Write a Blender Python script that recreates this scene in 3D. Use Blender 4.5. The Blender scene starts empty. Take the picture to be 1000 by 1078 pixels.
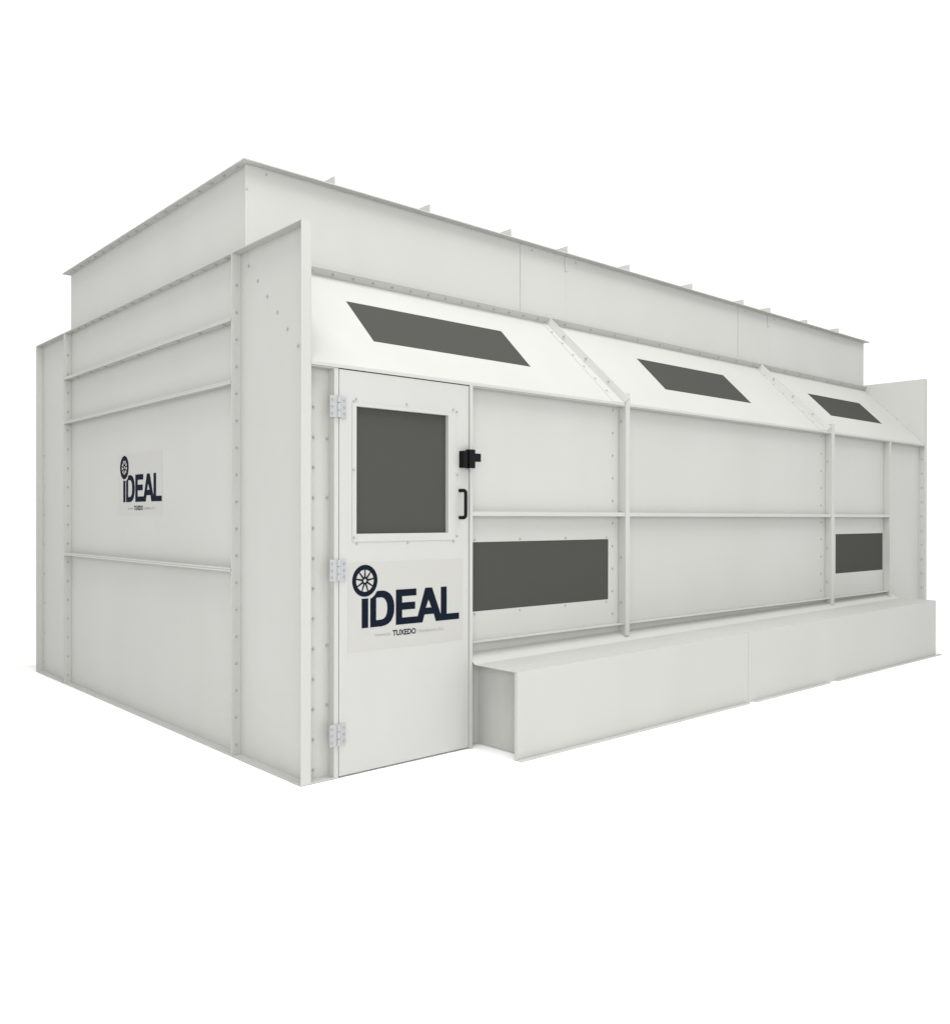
import bpy, bmesh, math, random
import numpy as np
from mathutils import Vector, Matrix
random.seed(4)
sc = bpy.context.scene
C = sc.collection

# ------------------------------------------------------------------ camera
CAMX, CAMY, CAMZ = -2.5634, -3.7793, 1.3926
YAW, PIT, ROL = 0.6750, -0.0032, 0.0012
FPX, PX, PY = 919.71, 400.0, 548.02            # focal length / principal point in photo pixels (1000 x 1078)
fw = Vector((math.sin(YAW)*math.cos(PIT), math.cos(YAW)*math.cos(PIT), math.sin(PIT)))
r0 = Vector((math.cos(YAW), -math.sin(YAW), 0)); u0 = r0.cross(fw)
rr = r0*math.cos(ROL) + u0*math.sin(ROL); uu = -r0*math.sin(ROL) + u0*math.cos(ROL)
cam = bpy.data.cameras.new('camera'); co = bpy.data.objects.new('camera', cam); C.objects.link(co)
co.matrix_world = Matrix(((rr.x, uu.x, -fw.x, CAMX), (rr.y, uu.y, -fw.y, CAMY), (rr.z, uu.z, -fw.z, CAMZ), (0, 0, 0, 1)))
cam.sensor_fit = 'HORIZONTAL'; cam.sensor_width = 36; cam.lens = FPX/1000*36
cam.shift_x = (500-PX)/1000; cam.shift_y = (PY-539)/1000
cam.clip_start = .05; cam.clip_end = 500
sc.camera = co

# ------------------------------------------------------------------ light: white studio surround + overhead bank
w = bpy.data.worlds.new('World'); sc.world = w; w.use_nodes = True
nt = w.node_tree; nt.nodes.clear()
out = nt.nodes.new('ShaderNodeOutputWorld'); bg = nt.nodes.new('ShaderNodeBackground')
tc = nt.nodes.new('ShaderNodeTexCoord'); dot = nt.nodes.new('ShaderNodeVectorMath'); dot.operation = 'DOT_PRODUCT'
dot.inputs[1].default_value = (math.sin(.72), math.cos(.72), 0)
mr = nt.nodes.new('ShaderNodeMapRange'); mr.interpolation_type = 'SMOOTHSTEP'
mr.inputs['From Min'].default_value = -.35; mr.inputs['From Max'].default_value = .25
mr.inputs['To Min'].default_value = 1.0; mr.inputs['To Max'].default_value = 1.12
nt.links.new(tc.outputs['Generated'], dot.inputs[0]); nt.links.new(dot.outputs['Value'], mr.inputs['Value'])
sep = nt.nodes.new('ShaderNodeSeparateXYZ'); nt.links.new(tc.outputs['Generated'], sep.inputs[0])
mz = nt.nodes.new('ShaderNodeMapRange'); mz.interpolation_type = 'SMOOTHSTEP'      # surround dimmed overhead, added to cut the light on the slopes
mz.inputs['From Min'].default_value = .58; mz.inputs['From Max'].default_value = .85
mz.inputs['To Min'].default_value = 1; mz.inputs['To Max'].default_value = .15
nt.links.new(sep.outputs['Z'], mz.inputs['Value'])
mu = nt.nodes.new('ShaderNodeMath'); mu.operation = 'MULTIPLY'
nt.links.new(mr.outputs['Result'], mu.inputs[0]); nt.links.new(mz.outputs['Result'], mu.inputs[1])
nt.links.new(mu.outputs[0], bg.inputs['Strength']); bg.inputs['Color'].default_value = (1, 1, 1, 1)
nt.links.new(bg.outputs[0], out.inputs[0])

def area(name, loc, target, sx, sy, power, col=(1, 1, 1)):
    l = bpy.data.lights.new(name, 'AREA'); l.shape = 'RECTANGLE'; l.size = sx; l.size_y = sy; l.energy = power; l.color = col
    o = bpy.data.objects.new(name, l); C.objects.link(o); o.location = loc
    o.rotation_euler = (Vector(target)-Vector(loc)).to_track_quat('-Z', 'Y').to_euler()
area('overhead_bank', (0.2, -3.2, 13.0), (1.6, -1.6, 0), 15, 6, 2550, (1, .995, .985))
area('left_bank', (-8.6, -10.6, 3.8), (2.5, .5, 1.4), 10, 5, 1080, (1, 1, .995))

sc.view_settings.view_transform = 'Standard'; sc.view_settings.look = 'None'
sc.view_settings.exposure = 0; sc.view_settings.gamma = 1; sc.view_settings.use_curve_mapping = False

# ------------------------------------------------------------------ materials
def mat(name, col, rough=.5, spec=.5, metal=0, mott=.0, bump=0, bscale=1.2, coat=0):
    m = bpy.data.materials.new(name); m.use_nodes = True; t = m.node_tree; b = t.nodes['Principled BSDF']
    b.inputs['Base Color'].default_value = (*col, 1); b.inputs['Roughness'].default_value = rough
    b.inputs['Specular IOR Level'].default_value = spec; b.inputs['Metallic'].default_value = metal
    g = t.nodes.new('ShaderNodeNewGeometry')
    if mott:
        n = t.nodes.new('ShaderNodeTexNoise'); n.inputs['Scale'].default_value = 1.7; n.inputs['Detail'].default_value = 6
        n.inputs['Roughness'].default_value = .55
        mp = t.nodes.new('ShaderNodeMapping'); mp.inputs['Scale'].default_value = (1, 1, .35)
        t.links.new(g.outputs['Position'], mp.inputs['Vector']); t.links.new(mp.outputs[0], n.inputs['Vector'])
        cr = t.nodes.new('ShaderNodeValToRGB')
        cr.color_ramp.elements[0].position = .3; cr.color_ramp.elements[1].position = .72
        cr.color_ramp.elements[0].color = (col[0]*(1-mott), col[1]*(1-mott), col[2]*(1-mott*1.3), 1)
        cr.color_ramp.elements[1].color = (col[0]*(1+mott), col[1]*(1+mott), col[2]*(1+mott), 1)
        t.links.new(n.outputs['Fac'], cr.inputs['Fac']); t.links.new(cr.outputs['Color'], b.inputs['Base Color'])
        rm = t.nodes.new('ShaderNodeMapRange'); rm.inputs['To Min'].default_value = rough-.08; rm.inputs['To Max'].default_value = rough+.08
        t.links.new(n.outputs['Fac'], rm.inputs['Value']); t.links.new(rm.outputs[0], b.inputs['Roughness'])
    if bump:
        n2 = t.nodes.new('ShaderNodeTexNoise'); n2.inputs['Scale'].default_value = bscale; n2.inputs['Detail'].default_value = 1.5
        t.links.new(g.outputs['Position'], n2.inputs['Vector'])
        bp = t.nodes.new('ShaderNodeBump'); bp.inputs['Strength'].default_value = bump; bp.inputs['Distance'].default_value = .02
        t.links.new(n2.outputs['Fac'], bp.inputs['Height']); t.links.new(bp.outputs[0], b.inputs['Normal'])
    return m
WHITE = (.400, .401, .384)
M_PAINT = mat('off_white_powder_coat', WHITE, .58, .15, mott=.022, bump=.5, bscale=1.3)
M_DOOR = mat('door_paint', (.396, .398, .383), .55, .2, mott=.02, bump=.3, bscale=1.0)
M_GLASS = mat('dark_grey_window', (.057, .058, .053), .9, .0)
M_BOLT = mat('dull_zinc_bolt', (.28, .28, .265), .5, .4)
M_ZINC = mat('zinc_hinge', (.335, .342, .352), .5, .25, mott=.05)
M_BLACK = mat('black_plastic', (.003, .003, .004), .5, .12)
M_NAVY = mat('navy_print', (.006, .009, .017), .7, .03)
M_STICK = mat('sticker_film', (.374, .372, .354), .45, .2)
M_PALE = mat('pale_grey_print', (.25, .255, .245), .55, .1)
M_STEEL = mat('steel_stud', (.35, .36, .37), .35, .5, metal=.6)
M_GROUND = mat('white_floor', (.88, .88, .88), .9, .0)

# ------------------------------------------------------------------ helpers
def link(name, me, m, parent=None):
    o = bpy.data.objects.new(name, me); C.objects.link(o)
    for k in (m if isinstance(m, (list, tuple)) else [m]): me.materials.append(k)
    if parent: o.parent = parent
    return o
def obj(name, bm, m, parent=None):
    bmesh.ops.recalc_face_normals(bm, faces=bm.faces[:])
    me = bpy.data.meshes.new(name); bm.to_mesh(me); bm.free()
    return link(name, me, m, parent)
def box(bm, x0, x1, y0, y1, z0, z1):
    vs = [bm.verts.new((x, y, z)) for x in (x0, x1) for y in (y0, y1) for z in (z0, z1)]
    for f in ((0,1,3,2),(4,6,7,5),(0,4,5,1),(2,3,7,6),(0,2,6,4),(1,5,7,3)): bm.faces.new([vs[i] for i in f])
def fbox(bm, F, u0, u1, v0, v1, n0, n1):
    """box in frame F = (origin, u, v, n)"""
    o, u, v, n = F
    vs = [bm.verts.new(o+u*a+v*b+n*c) for a in (u0, u1) for b in (v0, v1) for c in (n0, n1)]
    for f in ((0,1,3,2),(4,6,7,5),(0,4,5,1),(2,3,7,6),(0,2,6,4),(1,5,7,3)): bm.faces.new([vs[i] for i in f])
def cells(bm, F, us, vs, holes, n0, n1):
    """closed plate with rectangular holes"""
    o, u, v, n = F
    def P(i, j, c): return o+u*us[i]+v*vs[j]+n*c
    V = {}
    def vert(i, j, s):
        if (i, j, s) not in V: V[(i, j, s)] = bm.verts.new(P(i, j, (n0, n1)[s]))
        return V[(i, j, s)]
    def full(i, j): return 0 <= i < len(us)-1 and 0 <= j < len(vs)-1 and (i, j) not in holes
    for i in range(len(us)-1):
        for j in range(len(vs)-1):
            if not full(i, j): continue
            for s in (0, 1): bm.faces.new([vert(i, j, s), vert(i+1, j, s), vert(i+1, j+1, s), vert(i, j+1, s)])
            for (di, dj, a, b) in ((-1, 0, (i, j), (i, j+1)), (1, 0, (i+1, j), (i+1, j+1)), (0, -1, (i, j), (i+1, j)), (0, 1, (i, j+1), (i+1, j+1))):
                if not full(i+di, j+dj):
                    bm.faces.new([vert(*a, 0), vert(*b, 0), vert(*b, 1), vert(*a, 1)])
def frame(o, u, v, n): return (Vector(o), Vector(u).normalized(), Vector(v).normalized(), Vector(n).normalized())
T = .003
def tray(name, F, U, V, f, sides='lrbt', hole=None, parent=None, m=None, tf=.005, hole_depth=.0, label=None, f_over=None):
    """folded steel panel: a sheet with flanges turned outward along the chosen sides"""
    bm = bmesh.new()
    if hole:
        cells(bm, F, [0, hole[0], hole[1], U], [0, hole[2], hole[3], V], {(1, 1)}, -T, 0)
    else: fbox(bm, F, 0, U, 0, V, -T, 0)
    fo = f_over or {}
    e = .0006
    if 'l' in sides: fbox(bm, F, 0, tf, 0, V, e, fo.get('l', f))
    if 'r' in sides: fbox(bm, F, U-tf, U, 0, V, e, fo.get('r', f))
    a = tf+e if 'l' in sides else 0; b = U-tf-e if 'r' in sides else U
    if 'b' in sides: fbox(bm, F, a, b, 0, tf, e, fo.get('b', f))
    if 't' in sides: fbox(bm, F, a, b, V-tf, V, e, fo.get('t', f))
    o = obj(name, bm, m or M_PAINT, parent)
    if label: o['label'] = label
    return o

# bolts are gathered first: the hundred largest in view become parts, the rest one mesh
BOLTS = []
def bolt(pos, n, parent, r=.0085): BOLTS.append((Vector(pos), Vector(n).normalized(), parent, r))
def bolt_geo(bm, pos, n, r, h=.005):
    q = n.to_track_quat('Z', 'Y').to_matrix().to_4x4()
    mt = Matrix.Translation(pos+n*(h/2+.0003)) @ q
    bmesh.ops.create_cone(bm, cap_ends=True, segments=6, radius1=r, radius2=r*.85, depth=h, matrix=mt)

# ------------------------------------------------------------------ dimensions (metres; x along the front, y back, z up)
H, A, W, L, ZT = 2.938, .735, 4.316, 8.178, 3.436
YB = 3.580                       # rear end-wall joint
FL = .06                         # flange depth, end wall
R = .055                         # front wall recess behind its flanges
D = .645                         # front plane of the upper plenum
ZS0, ZS1 = 2.21, 2.885           # foot and head of the sloping panels

# ------------------------------------------------------------------ ground
bm = bmesh.new(); box(bm, -6.5, 8.7, -7, 4.7, -.06, -.003)
g = obj('ground', bm, M_GROUND); g['kind'] = 'structure'

# ------------------------------------------------------------------ the booth
booth = bpy.data.objects.new('spray_booth', None); C.objects.link(booth)
booth['label'] = 'large off-white sheet steel spray booth with dark windows, sloping front panels and low side duct'
booth['category'] = 'spray booth'
B = booth
X, Y, Z = Vector((1,0,0)), Vector((0,1,0)), Vector((0,0,1))

# near end wall (plane x = 0, flanges towards -x)
G = .002
def end_frame(y1, z0): return frame((0, y1, z0), -Y, Z, -X)      # u runs from rear to front
corner = tray('corner_panel', end_frame(A-G, 0), A-G, H, FL, parent=B)
rearc = tray('corner_panel', end_frame(W, 0), W-YB-G, H, FL, parent=B)
zr = [0, 1.088, 2.185, 2.552, H]
ends = []
for k in range(4):
    z0, z1 = zr[k]+(G if k else 0), zr[k+1]-(G if k < 3 else 0)
    ends.append(tray('end_panel', end_frame(YB-G, z0), YB-A-2*G, z1-z0, FL-.002, parent=B))
# bolt rows of the near end wall
for i in range(18):
    z = 2.748-.1578*i
    if z > .03: bolt((-.031, A-G-.0054, z), (0, -1, 0), corner)
for i in range(19):
    z = 2.753-.1578*i
    if z > .03: bolt((-.031, YB-.0076, z), (0, -1, 0), ends[min(3, sum(z > q for q in zr[1:4]))])
for i in range(18): bolt((-.030, .84+.155*i, H-.0053), (0, 0, -1), ends[3], .0135)
for i in range(9): bolt((-.028, .88+.31*i, zr[3]-G-.0053), (0, 0, -1), ends[2], .0125)
for i in range(8): bolt((-.0002, 4.262, 1.944-.265*i), (-1, 0, 0), rearc, .008)
for i in range(6): bolt((-.0002, .638-.1036*i, 2.846-.108*i), (-1, 0, 0), corner, .0095)

for k_, lo_, hi_ in ((1, .012, .010), (2, .011, .009), (3, .010, .009)):
    bm = bmesh.new(); box(bm, -.0625, -.0605, A+G+.001, YB-G-.001, zr[k_]-lo_, zr[k_]-.001); box(bm, -.0620, -.0600, A+G+.001, YB-G-.001, zr[k_]-.001+.0015, zr[k_]+hi_)
    obj('rail_lip', bm, M_PAINT, ends[k_])
# far end wall (mirrored): its inner side shows above the slope
def far_frame(y0, z0): return frame((L, y0, z0), Y, Z, X)
fcorner = tray('corner_panel', far_frame(0, 0), A-G, H, FL, parent=B)
tray('end_panel', far_frame(A+G, 0), YB-A-2*G, H, FL, parent=B)
tray('corner_panel', far_frame(YB+G, 0), W-YB-G, H, FL, parent=B)
for i in range(5): bolt((L-T-.0002, .603-.1036*i, 2.835-.108*i), (-1, 0, 0), fcorner, .011)
for i in range(11): bolt((L-T-.0002, .028, 2.05-.158*i), (-1, 0, 0), fcorner, .009)
# back wall and roof
for x0, x1 in ((.004, 2.7), (2.704, 5.93), (5.934, L-.006)):
    tray('back_panel', frame((x1, W-.01, 0), -X, Z, Y), x1-x0, H-.01, R, parent=B)

# ------------------------------------------------------------------ front wall
def ff(x0, z0, y=R): return frame((x0, y, z0), X, Z, -Y)
FR = R            # flange reaches y = 0
ZW = 2.192
# narrow panel beside the near corner
np1 = tray('wall_panel', ff(.004, 0), .146, ZW, FR, sides='tb', parent=B)
for i in range(14):
    z = 1.98-.1605*i+.0
    if z > .03: bolt((.053, R-.0002, z-.0), (0, -1, 0), np1, .0085)
# hinge jamb
bm = bmesh.new(); box(bm, .150, .178, 0, R, 0, ZW); jamb = obj('door_jamb', bm, M_PAINT, B)
for z in (1.816, 1.501, .707, .388): bolt((.139, R-.0002, z), (0, -1, 0), np1, .009)
bm = bmesh.new(); box(bm, 1.149, 1.171, -.010, R, 0, ZW); obj('door_jamb', bm, M_PAINT, B)

# door
bm = bmesh.new()
Fd = frame((.183, 0, 0), X, Z, -Y)
cells(bm, Fd, [0, .113, .792, .962], [.008, 1.305, 1.998, 2.188], {(1, 1)}, -.040, 0)
door = obj('door', bm, M_DOOR, B)
door['label'] = 'plain off-white door leaf with a dark window in its upper half'
bm = bmesh.new()
cells(bm, Fd, [.085, .113, .792, .848], [1.262, 1.305, 1.998, 2.018], {(1, 1)}, .0005, .0035)
wf = obj('window_frame', bm, M_DOOR, door)
bm = bmesh.new(); box(bm, .2965, .9745, .020, .026, 1.3055, 1.9975); obj('window_pane', bm, M_GLASS, door)
for x, z in [(.295,2.036),(.278,2.022),(.655,2.038),(1.015,2.036),(1.045,2.026),(.276,1.652),(1.050,1.649),(.278,1.285),(.30,1.252),(.663,1.252),(1.02,1.252),(1.048,1.284)]:
    bolt((x, -.0002 if not (.268 < x < 1.031 and 1.262 < z < 2.018) else -.0037, z), (0, -1, 0), door, .007)
# hinges
for zc in (1.985, 1.112, .232):
    bm = bmesh.new()
    box(bm, .119, .1655, -.006, -.0005, zc-.058, zc+.058)
    box(bm, .184, .226, -.006, -.0005, zc-.058, zc+.058)
    for k in range(3):
        bmesh.ops.create_cone(bm, cap_ends=True, segments=14, radius1=.0095, radius2=.0095, depth=.036,
                              matrix=Matrix.Translation((.1745, -.009, zc-.039+.039*k)))
    h = obj('hinge', bm, M_ZINC, door)
    for x in (.133, .212):
        for dz in (-.036, 0, .036): bolt((x, -.0062, zc+dz), (0, -1, 0), h, .0075)
# pull handle
def tube(pts, r, name, m, parent, seg=12):
    bm = bmesh.new(); rings = []
    for i, p in enumerate(pts):
        p = Vector(p); d = (Vector(pts[min(i+1, len(pts)-1)])-Vector(pts[max(i-1, 0)])).normalized()
        a = d.orthogonal().normalized() if abs(d.x) > .9 else d.cross(X).normalized(); b = d.cross(a)
        rings.append([bm.verts.new(p+(a*math.cos(t)+b*math.sin(t))*r) for t in [2*math.pi*k/seg for k in range(seg)]])
    for q, s in zip(rings, rings[1:]):
        for k in range(seg): bm.faces.new([q[k], q[(k+1) % seg], s[(k+1) % seg], s[k]])
    bm.faces.new(rings[0]); bm.faces.new(rings[-1][::-1])
    o = obj(name, bm, m, parent)
    for f in o.data.polygons: f.use_smooth = True
    return o
pts = [(1.071, -.0005, 1.556), (1.071, -.034, 1.556)]
for k in range(1, 6): t = k/6*math.pi/2; pts.append((1.071, -.034-.018*math.sin(t), 1.556-.018*(1-math.cos(t))))
pts += [(1.071, -.052, 1.538), (1.071, -.052, 1.412)]
for k in range(1, 6): t = k/6*math.pi/2; pts.append((1.071, -.052+.018*(1-math.cos(t)), 1.412-.018*math.sin(t)))
pts += [(1.071, -.034, 1.394), (1.071, -.0005, 1.394)]
tube(pts, .0105, 'door_handle', M_BLACK, door)
# slam latch: body on the leaf, strike body and knob on the jamb
bm = bmesh.new()
box(bm, 1.066, 1.098, -.040, -.0005, 1.692, 1.792); box(bm, 1.098, 1.109, -.034, -.014, 1.712, 1.772)
lt = obj('latch', bm, M_BLACK, door)
bmesh_ = bmesh.new()
box(bmesh_, 1.109, 1.156, -.046, -.0105, 1.690, 1.802); box(bmesh_, 1.156, 1.206, -.044, -.020, 1.731, 1.780)
obj('latch_keeper', bmesh_, M_BLACK, B)
bm = bmesh.new()
bmesh.ops.create_cone(bm, cap_ends=True, segments=16, radius1=.015, radius2=.013, depth=.014, matrix=Matrix.Translation((1.134, -.030, 1.8095)))
obj('pin', bm, M_STEEL, lt); bm = bmesh.new()
bmesh.ops.create_cone(bm, cap_ends=True, segments=16, radius1=.013, radius2=.013, depth=.008, matrix=Matrix.Translation((1.134, -.030, 1.6855)))
obj('pin', bm, M_STEEL, lt)

# bays: (x0, x1, window (x0,x1,z0,z1) or None)
ZM, ZL = 1.418, .632
P1, P2, P3 = (2.704, 2.751), (5.915, 5.974), (7.238, 7.264)
def lower_z(x): return ZL
bays = [(1.172, P1[0], (1.231, 2.584, .815, 1.243)), (P1[1], P2[0], None), (P2[1], P3[0], (6.135, 7.215, .858, 1.240))]
lows, ups = [], []
for i, (x0, x1, win) in enumerate(bays):
    x0 += G; x1 -= G
    ups.append(tray('wall_panel', ff(x0, ZM+.010), x1-x0, ZW-ZM-.010, FR, sides='bt', parent=B))
    hole = (win[0]-x0, win[1]-x0, win[2]-ZL, win[3]-ZL) if win else None
    lo = tray('wall_panel', ff(x0, ZL), x1-x0, ZM-.010-ZL, FR, sides='bt', hole=hole, parent=B,
              label=None if not win else 'lower wall panel holding a wide dark window')
    lows.append(lo)
    if win:
        bm = bmesh.new(); box(bm, win[0]+.0005, win[1]-.0005, R+.0005, R+.006, win[2]+.0005, win[3]-.0005)
        obj('window_pane', bm, M_GLASS, lo)
    # lips of the mid rail
    bm = bmesh.new(); box(bm, x0, x1, -.003, -.0005, ZM-.013, ZM+.013); obj('rail', bm, M_PAINT, B)
    # kick strip under the lower panels
    bm = bmesh.new(); box(bm, x0, x1, R-.004, R, 0, ZL-.003)
    obj('kick_panel', bm, M_PAINT, B)
for p in (P1, P2, P3):
    top = 2.285 if p is not P3 else ZW-.0
    bm = bmesh.new(); box(bm, p[0], p[1], -.006, R, .55, top)
    po = obj('post', bm, M_PAINT, B)
    if p is not P3:
        for z in ([2.234, 2.085, 1.436, 1.109, .787] if p is P1 else [2.20, 1.93, 1.436, 1.11, .79]):
            bolt((p[0]-.0002, .034, z), (-1, 0, 0), po, .009)
for xx, nb in ((2.631, 10), (5.83, 10)):
    for i in range(nb):
        z = 2.161-.1612*i; i0 = 0 if xx < 3 else 1
        if abs(z-ZM) < .03: continue
        bolt((xx, R-.0002, z), (0, -1, 0), (ups if z > ZM else lows)[i0], .0085)
for x in (1.25, 1.66, 2.113, 2.56):
    bolt((x, R-.0002, .800), (0, -1, 0), lows[0], .007); bolt((x, R-.0002, 1.257), (0, -1, 0), lows[0], .007)
# last panel, full height
lp = tray('wall_panel', ff(P3[1]+G, 0), L-.006-P3[1], ZW, FR, sides='tb', parent=B)

# sill strip under the slope (lip of the slope panels)
# slope frame
vdir = Vector((0, D, ZS1-ZS0)); SL = vdir.length; vdir.normalize(); ndir = Vector((0, -vdir.z, vdir.y))
def sf(x0): return (Vector((x0, 0, ZS0)), X.copy(), vdir.copy(), ndir.copy())
SX = [(.002, 2.690), (2.696, 5.868), (5.874, L-.006)]
SWIN = [(.571, 1.922, .283, .680), (3.490, 4.803, .272, .663), (6.345, 7.550, .280, .622)]
slopes = []
for (x0, x1), (a, b, c, d_) in zip(SX, SWIN):
    s = tray('slope_panel', sf(x0), x1-x0, SL-.002, .052, sides='t', hole=(a-x0, b-x0, c, d_), parent=B,
             label='sloping panel with a dark skylight window')
    bm = bmesh.new(); fbox(bm, sf(0), a+.0005, b-.0005, c+.0005, d_-.0005, -.0028, -.0012); obj('window_pane', bm, M_GLASS, s)
    # drip lip at the foot
    bm = bmesh.new(); box(bm, x0+.001, x1-.001, -.004, -.0005, ZW+.0015, ZS0+.002); obj('drip_lip', bm, M_PAINT, s)
    slopes.append(s)
RIBS = [((2.596, 2.704), (2.588, 2.694)), ((5.762, 5.835), (5.754, 5.825))]
for s, ((ch, cf), (bh, bf)) in zip(slopes[:2], RIBS):
    bm = bmesh.new(); F0 = sf(0); hh = .050
    def Q(x, v, h): return F0[0]+F0[1]*x+F0[2]*v+F0[3]*h
    foot = [Q(bf, .004, .0006), Q(cf, .004, hh), Q(cf+.008, .004, hh), Q(cf+.008, .004, .0006)]
    head = [Q(bh, SL-.012, .0006), Q(ch, SL+.040, hh), Q(ch+.008, SL+.022, hh), Q(ch+.008, SL-.012, .0006)]
    fa = [bm.verts.new(q) for q in foot]; fb = [bm.verts.new(q) for q in head]
    bm.faces.new(fa); bm.faces.new(fb[::-1])
    for i in range(4): bm.faces.new([fa[i], fa[(i+1) % 4], fb[(i+1) % 4], fb[i]])
    rb = obj('joint_rib', bm, M_PAINT, s)
    bm = bmesh.new()
    lo = [Q(bf-.125, .004, .0006), Q(bf-.002, .004, .0006), Q(bh-.002, SL-.012, .0006), Q(bh-.045, SL-.012, .0006)]
    fa = [bm.verts.new(q) for q in lo]; fb = [bm.verts.new(q+F0[3]*.0018) for q in lo]
    bm.faces.new(fa); bm.faces.new(fb[::-1])
    for i in range(4): bm.faces.new([fa[i], fa[(i+1) % 4], fb[(i+1) % 4], fb[i]])
    obj('joint_strip', bm, M_PAINT, s)
    for i in range(6):
        t_ = (i+.7)/6.3; bolt(Q(bf+(bh-bf)*t_-.09+.055*t_, .03+t_*(SL-.08),   .0026), F0[3], rb, .008)
    for i in range(3):
        t_ = (i+.7)/3.3; xb = bf+(bh-bf)*t_; xc = cf+(ch-cf)*t_
        bolt(Q(xb+(xc-xb)*.55, .03+t_*(SL-.08), hh*.55+.0006), Q(0, 0, xc-xb)-Q(hh, 0, 0), rb, .0085)
# bolts under the head flange
for i in range(50):
    x = .11+.158*i
    if x > 8.1: break
    q = Vector((x, 0, ZS0))+vdir*(SL-.002-.0052)+ndir*.024
    k = 0 if x < SX[0][1] else 1 if x < SX[1][1] else 2
    if k == 0 or i % 2: bolt(q, -vdir, slopes[k], .0085)

# ------------------------------------------------------------------ upper plenum
ZP = ZS1+.006
def pf(x0, z0, y=D): return frame((x0, y, z0), X, Z, -Y)
PXS = [.0, 2.318, 2.83, 5.40, 5.965, L]
for k in range(5):
    x0, x1 = PXS[k]+(.0 if k == 0 else .0005), PXS[k+1]-.0005
    bm = bmesh.new(); fbox(bm, pf(x0, ZP), 0, x1-x0, 0, ZT-ZP, -T, 0)
    pp = obj('plenum_panel', bm, M_PAINT, B)
    if k in (1, 3):       # standing seams
        bm = bmesh.new(); box(bm, x0-.010, x0+.014, D-.006, D+.001, ZP+.03, ZT-.004); obj('standing_seam', bm, M_PAINT, pp)
    if k in (2, 4):       # short brackets under the cap flange
        bm = bmesh.new(); box(bm, x0-.012, x0+.016, D-.006, D+.001, ZT-.115, ZT-.004); obj('bracket', bm, M_PAINT, pp)
    bolt((x0+.12, D-.0002, ZT-.03), (0, -1, 0), pp, .007)
for i in range(18): bolt((-.030, .72+.16*i, ZT), (0, 0, -1), None, .011)
bm = bmesh.new(); box(bm, 0, T, D+.0005, YB, H+.0015, ZT); side1 = obj('plenum_side', bm, M_PAINT, B)
bm = bmesh.new(); box(bm, -.020, -.0005, D-.001, D+.004, H+.002, ZT-.002); obj('corner_fold', bm, M_PAINT, side1)
bolt((-.0105, D-.0012, 3.29), (0, -1, 0), side1, .005)
bm = bmesh.new(); box(bm, L-T, L, D+.0005, YB, H+.0015, ZT); obj('plenum_side', bm, M_PAINT, B)
bm = bmesh.new(); box(bm, .004, L-.004, YB-.003, YB, H+.0015, ZT); obj('plenum_back', bm, M_PAINT, B)
# cap flanges round the top
bm = bmesh.new()
o0, o1 = Vector((-.060, D-.056, ZT+.0005)), Vector((L+.045, YB+.045, ZT+.0065))
box(bm, o0.x, o1.x, o0.y, o1.y, o0.z, o1.z)
cap = obj('roof_panel', bm, M_PAINT, B)
# roof ribs standing across the roof
for x, h in zip((.60, 1.39, 2.19, 2.83, 3.63, 4.57, 5.46, 5.975, 6.755, 7.49), (.066, .070, .070, .068, .072, .072, .066, .068, .058, .066)):
    bm = bmesh.new(); box(bm, x-.004, x+.004, D-.02, YB, ZT+.007, ZT+.007+h)
    obj('roof_rib', bm, M_PAINT, B)
# roof of the lower body behind and beside the plenum
bm = bmesh.new(); box(bm, .004, L-.004, YB+.002, W-.014, H-.05, H-.045); obj('roof_strip', bm, M_PAINT, B)

# ------------------------------------------------------------------ low duct along the front
YD = -.37
DX = [1.172, 3.728, 5.035, 7.425]
def zt(x): return .508+(x-1.17)*(.556-.508)/6.25       # the top edge climbs a little to the right
for k in range(3):
    x0, x1 = DX[k]+(.0005 if k else 0), DX[k+1]-.0005
    bm = bmesh.new()
    def slab(p):           # 4 corners, thick .004 along given offset
        a = [bm.verts.new(q) for q in p[0]]; b = [bm.verts.new(q) for q in p[1]]
        bm.faces.new(a); bm.faces.new(b[::-1])
        for i in range(4): bm.faces.new([a[i], a[(i+1) % 4], b[(i+1) % 4], b[i]])
    yo = YD-(.0015 if k == 1 else 0)
    slab(([(x0, yo, 0), (x1, yo, 0), (x1, yo, zt(x1)), (x0, yo, zt(x0))], [(x0, yo+.004, 0), (x1, yo+.004, 0), (x1, yo+.004, zt(x1)), (x0, yo+.004, zt(x0))]))
    fp = obj('duct_front', bm, M_PAINT, B)
    bm = bmesh.new()
    xr = x1 if k < 2 else x1-.09
    ya, yb = -.030, R-.006
    prof = [[(x, yo+.0045, zt(x)), (x, ya, zt(x)), (x, yb, zt(x)+.060)] for x in (x0, x1)]
    prof[1][2] = (xr, yb, zt(x1)+.060)
    top = [[bm.verts.new(q) for q in pr] for pr in prof]
    bot = [[bm.verts.new((q[0], q[1], q[2]-.004)) for q in pr] for pr in prof]
    for i in range(2):
        bm.faces.new([top[0][i], top[1][i], top[1][i+1], top[0][i+1]]); bm.faces.new([bot[0][i], bot[0][i+1], bot[1][i+1], bot[1][i]])
        for e_ in (0, 1): bm.faces.new([top[e_][i], top[e_][i+1], bot[e_][i+1], bot[e_][i]])
    for i in (0, 2): bm.faces.new([top[0][i], bot[0][i], bot[1][i], top[1][i]])
    obj('duct_top', bm, M_PAINT, B)
    fx0, fx1 = (x0, 3.70) if k == 0 else (3.80, 5.02) if k == 1 else (5.16, 7.50)
    bm = bmesh.new(); box(bm, fx0, fx1, YD-.034, YD-.0025, -.002, .004); obj('foot_flange', bm, M_PAINT, fp)
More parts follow.
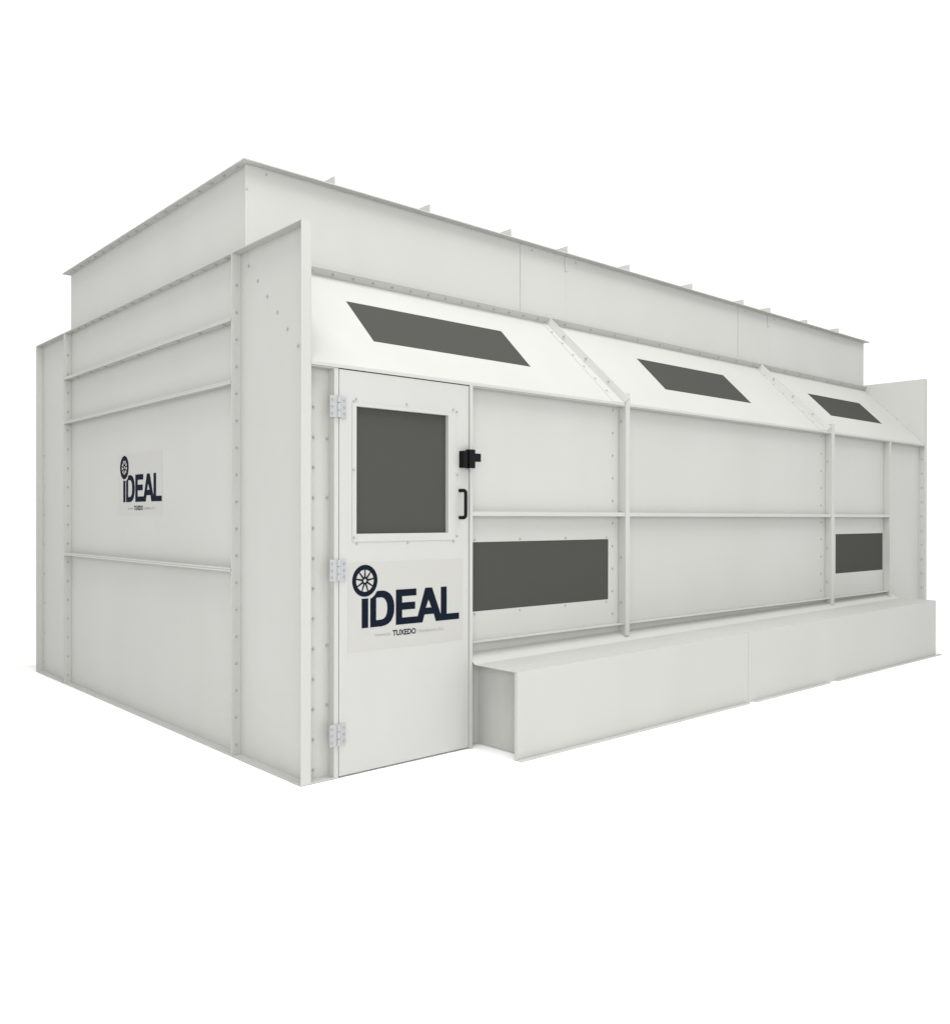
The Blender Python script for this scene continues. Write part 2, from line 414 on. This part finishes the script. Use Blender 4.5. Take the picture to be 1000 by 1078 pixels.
for xe in (1.285, 7.33):
    bm = bmesh.new()
    vs = [(xe, YD+.0045, 0), (xe, R-.006, 0), (xe, R-.006, zt(xe)-.0045), (xe, YD+.0045, zt(xe)-.0045)]
    a = [bm.verts.new(q) for q in vs]; b = [bm.verts.new((q[0]+.004, q[1], q[2])) for q in vs]
    bm.faces.new(a); bm.faces.new(b[::-1])
    for i in range(4): bm.faces.new([a[i], a[(i+1) % 4], b[(i+1) % 4], b[i]])
    obj('duct_end', bm, M_PAINT, B)
bm = bmesh.new(); box(bm, 1.1725, 1.1755, YD+.0045, YD+.020, 0, zt(1.17)-.005); obj('corner_fold', bm, M_PAINT, B)

# ------------------------------------------------------------------ logo stickers
LET = {
 'i': [[(.334,.9503),(.3789,.9503),(.3789,.789),(.334,.789)]],
 'D': [[(.393,.7893),(.393,.947),(.407,.9535),(.421,.963),(.4315,.9745),(.4385,.9865),(.466,.9885),(.49,.9875),(.512,.981),(.533,.969),(.549,.951),(.560,.927),(.565,.895),(.563,.862),(.554,.836),(.540,.815),(.521,.801),(.497,.793),(.470,.7895)],
       [(.4346,.9497),(.452,.951),(.473,.951),(.490,.945),(.504,.931),(.512,.912),(.514,.888),(.511,.862),(.503,.844),(.489,.832),(.470,.827),(.4346,.8265)]],
 'EAL': [[(.5761,.9878),(.7285,.9878),(.7285,.9484),(.6219,.9484),(.6219,.913),(.7195,.913),(.7195,.8717),(.6219,.8717),(.6219,.8277),(.7389,.8277),(.7957,.9878),(.8495,.9878),(.9188,.826),(.9188,.9878),(.9657,.9878),(.9657,.827),(1.0667,.827),(1.0667,.7893),(.8791,.7893),(.8633,.8335),(.7908,.8335),(.7756,.7893),(.5761,.7893)],
         [(.8216,.9187),(.8445,.8722),(.801,.8722)]],
}
def poly_mesh(loops, xf):
    """filled 2-D outline with holes -> thin solid; xf maps (x, z, depth) to a world point"""
    cu = bpy.data.curves.new('glyph', 'CURVE'); cu.dimensions = '2D'; cu.fill_mode = 'BOTH'
    for lp_ in loops:
        sp = cu.splines.new('POLY'); sp.points.add(len(lp_)-1)
        for p, (x, z) in zip(sp.points, lp_): p.co = (x, z, 0, 1)
        sp.use_cyclic_u = True
    return curve_to(cu, xf)
def curve_to(cu, xf, depth=.0004):
    cu.extrude = depth
    o = bpy.data.objects.new('tmp', cu); C.objects.link(o)
    dg = bpy.context.evaluated_depsgraph_get(); me = bpy.data.meshes.new_from_object(o.evaluated_get(dg))
    bpy.data.objects.remove(o)
    for v in me.vertices: v.co = xf(v.co.x, v.co.y, v.co.z)
    return me
def text_mesh(s, x0, x1, z0, z1, xf, bold=0):
    cu = bpy.data.curves.new('words', 'FONT'); cu.body = s; cu.size = 1; cu.offset = bold; cu.extrude = 0
    cu.resolution_u = 3
    o = bpy.data.objects.new('tmp', cu); C.objects.link(o); dg = bpy.context.evaluated_depsgraph_get()
    me = bpy.data.meshes.new_from_object(o.evaluated_get(dg)); bpy.data.objects.remove(o)
    xs = [v.co.x for v in me.vertices]; ys = [v.co.y for v in me.vertices]
    ax, bx, ay, by = min(xs), max(xs), min(ys), max(ys)
    for v in me.vertices:
        v.co = xf(x0+(v.co.x-ax)/(bx-ax)*(x1-x0), z0+(v.co.y-ay)/(by-ay)*(z1-z0), .0004)
    return me
def join(meshes):
    bm = bmesh.new()
    for me in meshes: bm.from_mesh(me)
    return bm
def circle(cx, cz, rx, rz, n=48): return [(cx+rx*math.cos(2*math.pi*k/n), cz+rz*math.sin(2*math.pi*k/n)) for k in range(n)]
def logo(P, sheet, label, rim=.0605):
    """P(x, z, d): logo coordinates (door-plane metres) -> world, d = height off the panel"""
    bm = bmesh.new()
    x0, x1, z0, z1 = sheet
    a = [bm.verts.new(P(*q, .0006)) for q in ((x0, z0), (x1, z0), (x1, z1), (x0, z1))]
    b = [bm.verts.new(P(*q, .0002)) for q in ((x0, z0), (x1, z0), (x1, z1), (x0, z1))]
    bm.faces.new(a); bm.faces.new(b[::-1])
    for i in range(4): bm.faces.new([a[i], a[(i+1) % 4], b[(i+1) % 4], b[i]])
    st = obj('logo_sticker', bm, M_STICK, B); st['label'] = label
    xf = lambda x, z, d: P(x, z, .0012+d)
    obj('lettering', join([poly_mesh(LET[k], xf) for k in ('i', 'D', 'EAL')]), M_NAVY, st)
    # wheel: tyre ring, thin rim line, spokes, hub
    cx, cz, ro, ri = .3560, 1.0478, .0875, rim
    rings = [poly_mesh([circle(cx, cz, ro, ro), circle(cx, cz, ri, ri)], xf)]
    rings.append(poly_mesh([circle(cx, cz, .021, .021, 28), circle(cx, cz, .0105, .0105, 28)], xf))
    for k in range(9):
        t = math.radians(90+40*k); c, s = math.cos(t), math.sin(t)
        w0, w1 = .0032, .0036
        for (ra, rb, wa, wb) in ((.0205, .0612, .0056, .0036),):
            rings.append(poly_mesh([[(cx+c*ra-s*wa, cz+s*ra+c*wa), (cx+c*rb-s*wb, cz+s*rb+c*wb), (cx+c*rb+s*wb, cz+s*rb-c*wb), (cx+c*ra+s*wa, cz+s*ra-c*wa)]], lambda x, z, d: P(x, z, .0016+d*.5)))
    obj('wheel_emblem', join(rings), M_NAVY, st)
    obj('maker_name', join([text_mesh('TUXEDO', .552, .725, .7290, .7622, xf, .03)]), M_NAVY, st)
    obj('small_print', join([text_mesh('Powered by', .428, .538, .731, .752, xf)]), M_PALE, st)
    obj('small_print', join([text_mesh('Distributors, LLC', .742, .943, .731, .752, xf)]), M_PALE, st)
    return st
logo(lambda x, z, d: Vector((x, -.0002-d, z)), (.240, 1.098, .660, 1.150), 'wide pale sticker with navy wheel logo low on the door')
sx = (2.467-1.803)/(1.0667-.334)
def PE(x, z, d): return Vector((-.0002-d, 2.467-(x-.334)*sx, 1.505+(z-.7893)*(.197/.1985)))
logo(PE, (.236, 1.075, .694, 1.145), 'small pale sticker with navy wheel logo on the end wall', rim=.053)

# ------------------------------------------------------------------ bolts: largest hundred as parts, the rest as one mesh
cp = Vector((CAMX, CAMY, CAMZ))
def size(b):
    v = cp-b[0]; d = v.length
    return b[3]*b[3]*max(.02, b[1].dot(v)/d)/(d*d)
good = [(b[0], b[1], b[2] or side1, b[3]) for b in BOLTS]
good.sort(key=size, reverse=True)
near, rest = good[:100], good[100:]
for pos, n, par, r in near:
    bm = bmesh.new(); bolt_geo(bm, pos, n, r); name = 'screw' if par is door else 'bolt'
    obj(name, bm, M_BOLT, par)
if rest:
    bm = bmesh.new()
    for pos, n, par, r in rest: bolt_geo(bm, pos, n, r)
    o = obj('bolts', bm, M_BOLT, B); o['kind'] = 'stuff'; o['label'] = 'small far bolts along the panel joints'
